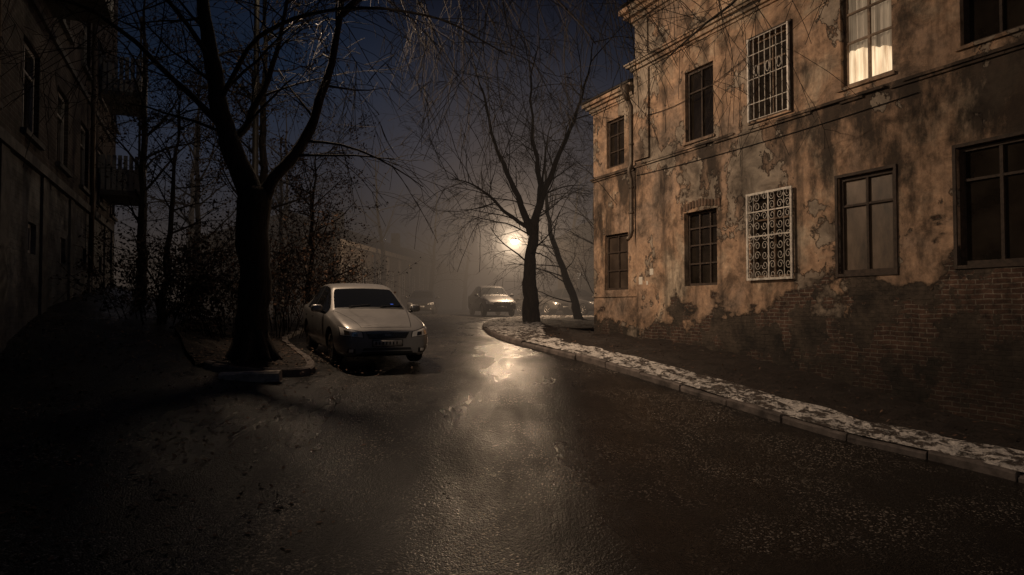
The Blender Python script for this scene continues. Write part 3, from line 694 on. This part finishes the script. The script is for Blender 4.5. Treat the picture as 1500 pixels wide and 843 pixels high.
        patch(a,[(-3,sg*.5*wd,zz(.68)),(-3,sg*.78*wd,zz(.68)),(-3,sg*.76*wd,zz(.86)),(-3,sg*.5*wd,zz(.84))],(1,0,0),.01,5)
        S=lambda x,z:(x,sg*2,zz(z)); dd=(0,-sg,0)
        for x0,z0_,z1_ in ((.82,.30,.86),(-.47,.24,.88),(-1.28,.66,.88)): patch(a,[S(x0-.006,z0_),S(x0+.006,z0_),S(x0+.006,z1_),S(x0-.006,z1_)],dd,.002,3,1,14)
        patch(a,[S(-1.0,.235),S(.95,.235),S(.95,.245),S(-1.0,.245)],dd,.002,3,30,1)
        for xh in (-.30,-1.12): patch(a,[S(xh-.09,.775),S(xh+.09,.775),S(xh+.09,.80),S(xh-.09,.80)],dd,.028,4,4,2)
        patch(a,[S(-.9,.50),S(.95,.50),S(.95,.53),S(-.9,.53)],dd,.006,6,30,1)
        patch(a,[(2.16,sg*.44*wd,3),(2.16,sg*.453*wd,3),(.94,sg*.715*wd,3),(.94,sg*.70*wd,3)],(0,0,-1),.002,3,1,24)
        patch(a,[(2.1,sg*.27*wd,3),(2.1,sg*.30*wd,3),(1.0,sg*.44*wd,3),(1.0,sg*.42*wd,3)],(0,0,-1),.005,6,2,20)
    patch(a,[(2.165,-.44*wd,3),(2.165,.44*wd,3),(2.155,.44*wd,3),(2.155,-.44*wd,3)],(0,0,-1),.002,3,24,1)
    patch(a,[(3,-.33,zz(.52)),(3,.33,zz(.52)),(3,.39,zz(.635)),(3,-.39,zz(.635))],(-1,0,0),.005,3)
    patch(a,[(3,-.37,zz(.612)),(3,.37,zz(.612)),(3,.38,zz(.632)),(3,-.38,zz(.632))],(-1,0,0),.018,4,20,1)
    for q in (.545,.568,.591): patch(a,[(3,-.33,zz(q)),(3,.33,zz(q)),(3,.33,zz(q+.008)),(3,-.33,zz(q+.008))],(-1,0,0),.014,4,20,1)
    patch(a,[(3,-.06,zz(.565)),(3,.06,zz(.565)),(3,.06,zz(.605)),(3,-.06,zz(.605))],(-1,0,0),.026,4,4,3)
    patch(a,[(3,-.47,zz(.25)),(3,.47,zz(.25)),(3,.42,zz(.36)),(3,-.42,zz(.36))],(-1,0,0),.006,3)
    patch(a,[(3,-.46,zz(.30)),(3,.46,zz(.30)),(3,.45,zz(.315)),(3,-.45,zz(.315))],(-1,0,0),.014,6,20,1)
    hx=bv.ray_cast(Vector((3,0,zz(.45))),Vector((-1,0,0)))[0].x
    a.box(hx+.004,hx+.02,-.27,.27,zz(.385),zz(.385)+.115,3); a.box(hx+.0205,hx+.024,-.258,.258,zz(.385)+.01,zz(.385)+.105,7)
    for k in range(7): a.box(hx+.0245,hx+.026,-.22+k*.062,-.195+k*.062,zz(.385)+.03,zz(.385)+.085,3)
    for sg in (-.35,.25):
        pts=[]
        for k in range(8):
            h=bv.ray_cast(Vector((.86-.06*k/7,sg+.42*k/7-.05,3)),Vector((0,0,-1)))
            if h[0]: pts.append(h[0]+Vector((0,0,.018)))
        if len(pts)>2: a.tube(pts,.009,5,3)
    if sticker: patch(a,[(.76,.50,3),(.76,.44,3),(.73,.44,3),(.73,.50,3)],(0,0,-1),.004,8,3,3)
    for sg in (1,-1):
        n0=len(a.v); cx,cy,cz=.66,sg*.97*wd,zz(.99)
        for i in range(9):
            th=math.pi*i/8
            for j in range(12):
                ph=2*math.pi*j/12; X=math.cos(th); r_=math.sin(th)
                q=lambda c:math.copysign(abs(c)**.6,c)
                a.v.append((cx+.07*q(X),cy+.11*q(r_*math.cos(ph)),cz+.075*q(r_*math.sin(ph))))
        for i in range(8):
            for j in range(12): a.f.append((n0+i*12+j,n0+i*12+(j+1)%12,n0+(i+1)*12+(j+1)%12,n0+(i+1)*12+j)); a.m.append(6)
        a.tube([(cx,cy,cz-.03),(cx+.03,sg*.82*wd,cz-.08)],.03,6,3)
    a.obj('lamps_and_trim',[M_lens,M_cglass,M_cglass,M_black,M_chrome,M_tail,paint,M_plate,M_sticker],root,True)
    for x in (1.40,-1.30):
        for sg in (1,-1):
            a=Acc(); prof=[(.0,.02),(.17,.03),(.20,.05),(.215,.075),(.235,.09),(.30,.085),(.318,.05),(.32,0),(.318,-.08),(.29,-.11),(.0,-.11)]
            N=32; n0=len(a.v)
            for r_,yy in prof:
                for j in range(N):
                    t=2*math.pi*j/N; a.v.append((r_*math.cos(t),yy*sg,r_*math.sin(t)))
            for i in range(len(prof)-1):
                for j in range(N): a.f.append((n0+i*N+j,n0+i*N+(j+1)%N,n0+(i+1)*N+(j+1)%N,n0+(i+1)*N+j)); a.m.append(2 if i<2 else (1 if i<4 else 0))
            for k in range(7):
                t=2*math.pi*k/7; dx,dz_=math.cos(t),math.sin(t)
                a.tube([(dx*.03,.055*sg,dz_*.03),(dx*.12,.062*sg,dz_*.12),(dx*.205,.07*sg,dz_*.205)],[.028,.02,.024],6,1)
            a.tube([(0,.03*sg,0),(0,.075*sg,0)],.045,10,1)
            w=a.obj('wheel',[M_tyre,M_rim,M_black],root,True); w.location=(x,sg*.75*wd,.32)
    return root
hd=math.atan2(-.90,.42)
M_champ=paintmat('silver_paint',(.33,.32,.31),.6,.28); M_darkp=paintmat('dark_paint',(.03,.03,.033),.4); M_greyp=paintmat('grey_paint',(.10,.095,.09),.4)
def putcar(name,x,y,h,paint,hs=1.0,wd=1.0,st=False):
    f=Vector((math.cos(h),math.sin(h))); z1=gz(x+f.x*1.35,y+f.y*1.35); z0=gz(x-f.x*1.35,y-f.y*1.35)
    return car(name,(x,y,(z0+z1)/2+.005),h,-math.atan2(z1-z0,2.7),paint,hs,wd,st)
putcar('parked_car',-3.15,14.1,hd,M_champ,1.0,1.0,True)
putcar('parked_car',-1.15,37.5,hd-.15,M_darkp,1.13,1.02)
putcar('parked_car',-5.6,43,-math.pi/2+.05,M_darkp)
putcar('parked_car',1.9,42.5,hd+.2,M_greyp,1.05)
putcar('parked_car',3.9,41.5,hd+.25,M_darkp,1.1)

# ---------------------------------------------------------------- street lamps, added fill lamp
M_bulb=NT('lamp_bulb').P(Base_Color=(1,.8,.6),Emission_Color=(1,.80,.54),Emission_Strength=60.0)
def lamp(x,y,top,arm,en,col,spot=None,size=.15,sp=150,blend=1.0):
    z=gz(x,y)-.1; root=empty('street_or_fill_lamp',(x,y,z)); h=top-z; ax,ay=arm
    a=Acc(); a.tube([(0,0,0),(0,0,1.2),(0,0,1.21),(0,0,h-.3),(ax*.15,ay*.15,h+.05),(ax*.6,ay*.6,h+.22),(ax,ay,h+.25)],[.11,.10,.075,.055,.045,.035,.03],10)
    a.obj('pole',[M_metal],root,True)
    d=Vector((ax,ay,0)).normalized(); s=Vector((-d.y,d.x,0)); c=Vector((ax,ay,h+.2)); a=Acc()
    up=Vector((0,0,1)); A=[c+up*.07+d*i*.34+s*j*.13 for i,j in ((-.6,-1),(1,-1),(1,1),(-.6,1))]; T=[c+up*.16+d*i*.2+s*j*.07+d*.03 for i,j in ((-1,-1),(1,-1),(1,1),(-1,1))]
    a.v=[tuple(p) for p in A+T]; a.f=[(4,5,6,7),(0,1,5,4),(1,2,6,5),(2,3,7,6),(3,0,4,7)]; a.m=[0]*5; a.obj('lamp_head',[M_metal],root)
    a=Acc(); c2=c+d*.07-up*.02
    for i in range(9):
        for j in range(14):
            th=math.pi*i/8; ph=2*math.pi*j/14; a.v.append(tuple(c2+d*.20*math.cos(th)+s*.15*math.sin(th)*math.cos(ph)+up*.15*math.sin(th)*math.sin(ph)))
    for i in range(8):
        for j in range(14): a.f.append((i*14+j,i*14+(j+1)%14,(i+1)*14+(j+1)%14,(i+1)*14+j)); a.m.append(0)
    a.obj('bulb',[M_bulb],root,True)
    L=bpy.data.lights.new('lamp_light','SPOT' if spot else 'POINT'); L.energy=en; L.color=col; L.shadow_soft_size=size
    o=bpy.data.objects.new('lamp_light',L); scene.collection.objects.link(o); o.parent=root; o.location=c2+Vector((0,0,-.17-size))
    if spot:
        L.spot_size=math.radians(sp); L.spot_blend=blend
        wp=Vector((x,y,z))+o.location; o.rotation_euler=(Vector(spot)-wp).to_track_quat('-Z','Y').to_euler()
    return Vector((x,y,z))+c2
lc=lamp(1.06,38.0,3.45,(-.85,-.4),2100,(1,.70,.45),None,.15)
lamp(-5.75,15.2,7.5,(.5,-.2),3200,(1,.72,.49),(3.0,15.9,1.2),.34,130,1.0)
lamp(-3.0,-15,7.0,(.6,.4),3800,(1,.77,.56),(-2.4,13,-.5),.2,56,1.0)  # unseen fill lamp added behind the camera to light the car front

# ---------------------------------------------------------------- haze painted as glowing volumes, sky
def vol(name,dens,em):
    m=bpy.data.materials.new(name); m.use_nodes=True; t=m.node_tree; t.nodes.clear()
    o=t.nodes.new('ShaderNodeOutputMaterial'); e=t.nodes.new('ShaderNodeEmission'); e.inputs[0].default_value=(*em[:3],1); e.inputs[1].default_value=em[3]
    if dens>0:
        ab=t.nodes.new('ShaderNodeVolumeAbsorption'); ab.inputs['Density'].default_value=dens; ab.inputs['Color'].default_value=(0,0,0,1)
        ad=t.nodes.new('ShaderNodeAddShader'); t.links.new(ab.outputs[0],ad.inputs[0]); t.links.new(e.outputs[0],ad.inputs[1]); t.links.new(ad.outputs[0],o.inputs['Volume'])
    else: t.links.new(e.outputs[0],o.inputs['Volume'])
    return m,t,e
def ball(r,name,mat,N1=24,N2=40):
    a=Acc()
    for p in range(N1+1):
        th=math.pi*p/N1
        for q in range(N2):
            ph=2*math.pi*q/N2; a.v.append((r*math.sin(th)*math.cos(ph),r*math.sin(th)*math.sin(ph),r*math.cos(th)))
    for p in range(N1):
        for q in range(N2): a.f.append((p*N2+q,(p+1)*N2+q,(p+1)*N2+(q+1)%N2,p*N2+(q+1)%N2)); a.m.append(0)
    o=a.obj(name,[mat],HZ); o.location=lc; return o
HZ=empty('haze_glow')
a=Acc(); a.box(-70,70,23,130,-6,8); a.obj('street_haze_glow',[vol('street_haze_glow',.027,(1,.76,.60,.00115))[0]],HZ)  # absorbing haze; its lit brightness is painted in as emission
RR=15.0
m,t,e=vol('lamp_mist_glow',0,(1,.70,.46,1.0)); tc=t.nodes.new('ShaderNodeTexCoord'); ln=t.nodes.new('ShaderNodeVectorMath'); ln.operation='LENGTH'; t.links.new(tc.outputs['Object'],ln.inputs[0])
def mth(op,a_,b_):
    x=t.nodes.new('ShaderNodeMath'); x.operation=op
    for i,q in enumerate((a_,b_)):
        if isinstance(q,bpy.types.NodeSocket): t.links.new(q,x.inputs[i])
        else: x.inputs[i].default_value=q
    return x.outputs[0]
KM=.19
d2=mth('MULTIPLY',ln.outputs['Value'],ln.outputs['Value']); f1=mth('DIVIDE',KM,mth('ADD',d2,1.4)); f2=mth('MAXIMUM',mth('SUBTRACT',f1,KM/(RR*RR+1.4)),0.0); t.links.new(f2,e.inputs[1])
try: m.cycles.volume_step_rate=.35
except Exception: pass
ball(RR,'lamp_mist_glow',m)  # mist glow painted as emission that fades away from the lamp
for r,e_ in ((.45,1.0),(.80,.42),(1.3,.13),(2.1,.03)): ball(r,'lamp_halo_glow',vol('lamp_halo_glow',0,(1,.76,.52,e_))[0])  # lamp halo painted as nested glowing balls
w=bpy.data.worlds.new('World'); scene.world=w; w.use_nodes=True; t=w.node_tree; bg=t.nodes['Background']
tc=t.nodes.new('ShaderNodeTexCoord'); sp=t.nodes.new('ShaderNodeSeparateXYZ'); t.links.new(tc.outputs['Generated'],sp.inputs[0])
rp=t.nodes.new('ShaderNodeValToRGB'); t.links.new(sp.outputs[2],rp.inputs[0]); el=rp.color_ramp.elements
for p,c in ((0,(.010,.013,.020)),(.10,(.014,.024,.042)),(.22,(.011,.019,.037)),(.42,(.0035,.0055,.012)),(.6,(.004,.007,.014)),(1,(.006,.010,.022))):
    e=el.new(p) if p not in (0,1) else el[0 if p==0 else -1]; e.color=(*c,1)
nz=t.nodes.new('ShaderNodeTexNoise'); nz.inputs['Scale'].default_value=2.2; nz.inputs['Detail'].default_value=4; t.links.new(tc.outputs['Generated'],nz.inputs['Vector'])
mr=t.nodes.new('ShaderNodeMapRange'); mr.inputs[1].default_value=.3; mr.inputs[2].default_value=.7; mr.inputs[3].default_value=.6; mr.inputs[4].default_value=1.4; t.links.new(nz.outputs[0],mr.inputs[0])
mx=t.nodes.new('ShaderNodeVectorMath'); mx.operation='SCALE'; t.links.new(rp.outputs[0],mx.inputs[0]); t.links.new(mr.outputs[0],mx.inputs['Scale']); t.links.new(mx.outputs[0],bg.inputs[0]); bg.inputs[1].default_value=1.0
S=bpy.data.lights.new('moon','SUN'); S.energy=.006; S.angle=math.radians(8); S.color=(.6,.75,1); so=bpy.data.objects.new('moon',S); so.rotation_euler=(math.radians(40),0,math.radians(20)); scene.collection.objects.link(so)

cam=bpy.data.cameras.new('camera'); co=bpy.data.objects.new('camera',cam); scene.collection.objects.link(co); scene.camera=co
cam.lens=24; cam.sensor_width=36; cam.clip_end=1500; co.location=(0,0,0); co.rotation_euler=(math.radians(90+1.66),0,0)
scene.view_settings.view_transform='Standard'; scene.view_settings.look='None'; scene.view_settings.exposure=0
print('verts',sum(len(o.data.vertices) for o in bpy.data.objects if o.type=='MESH'))
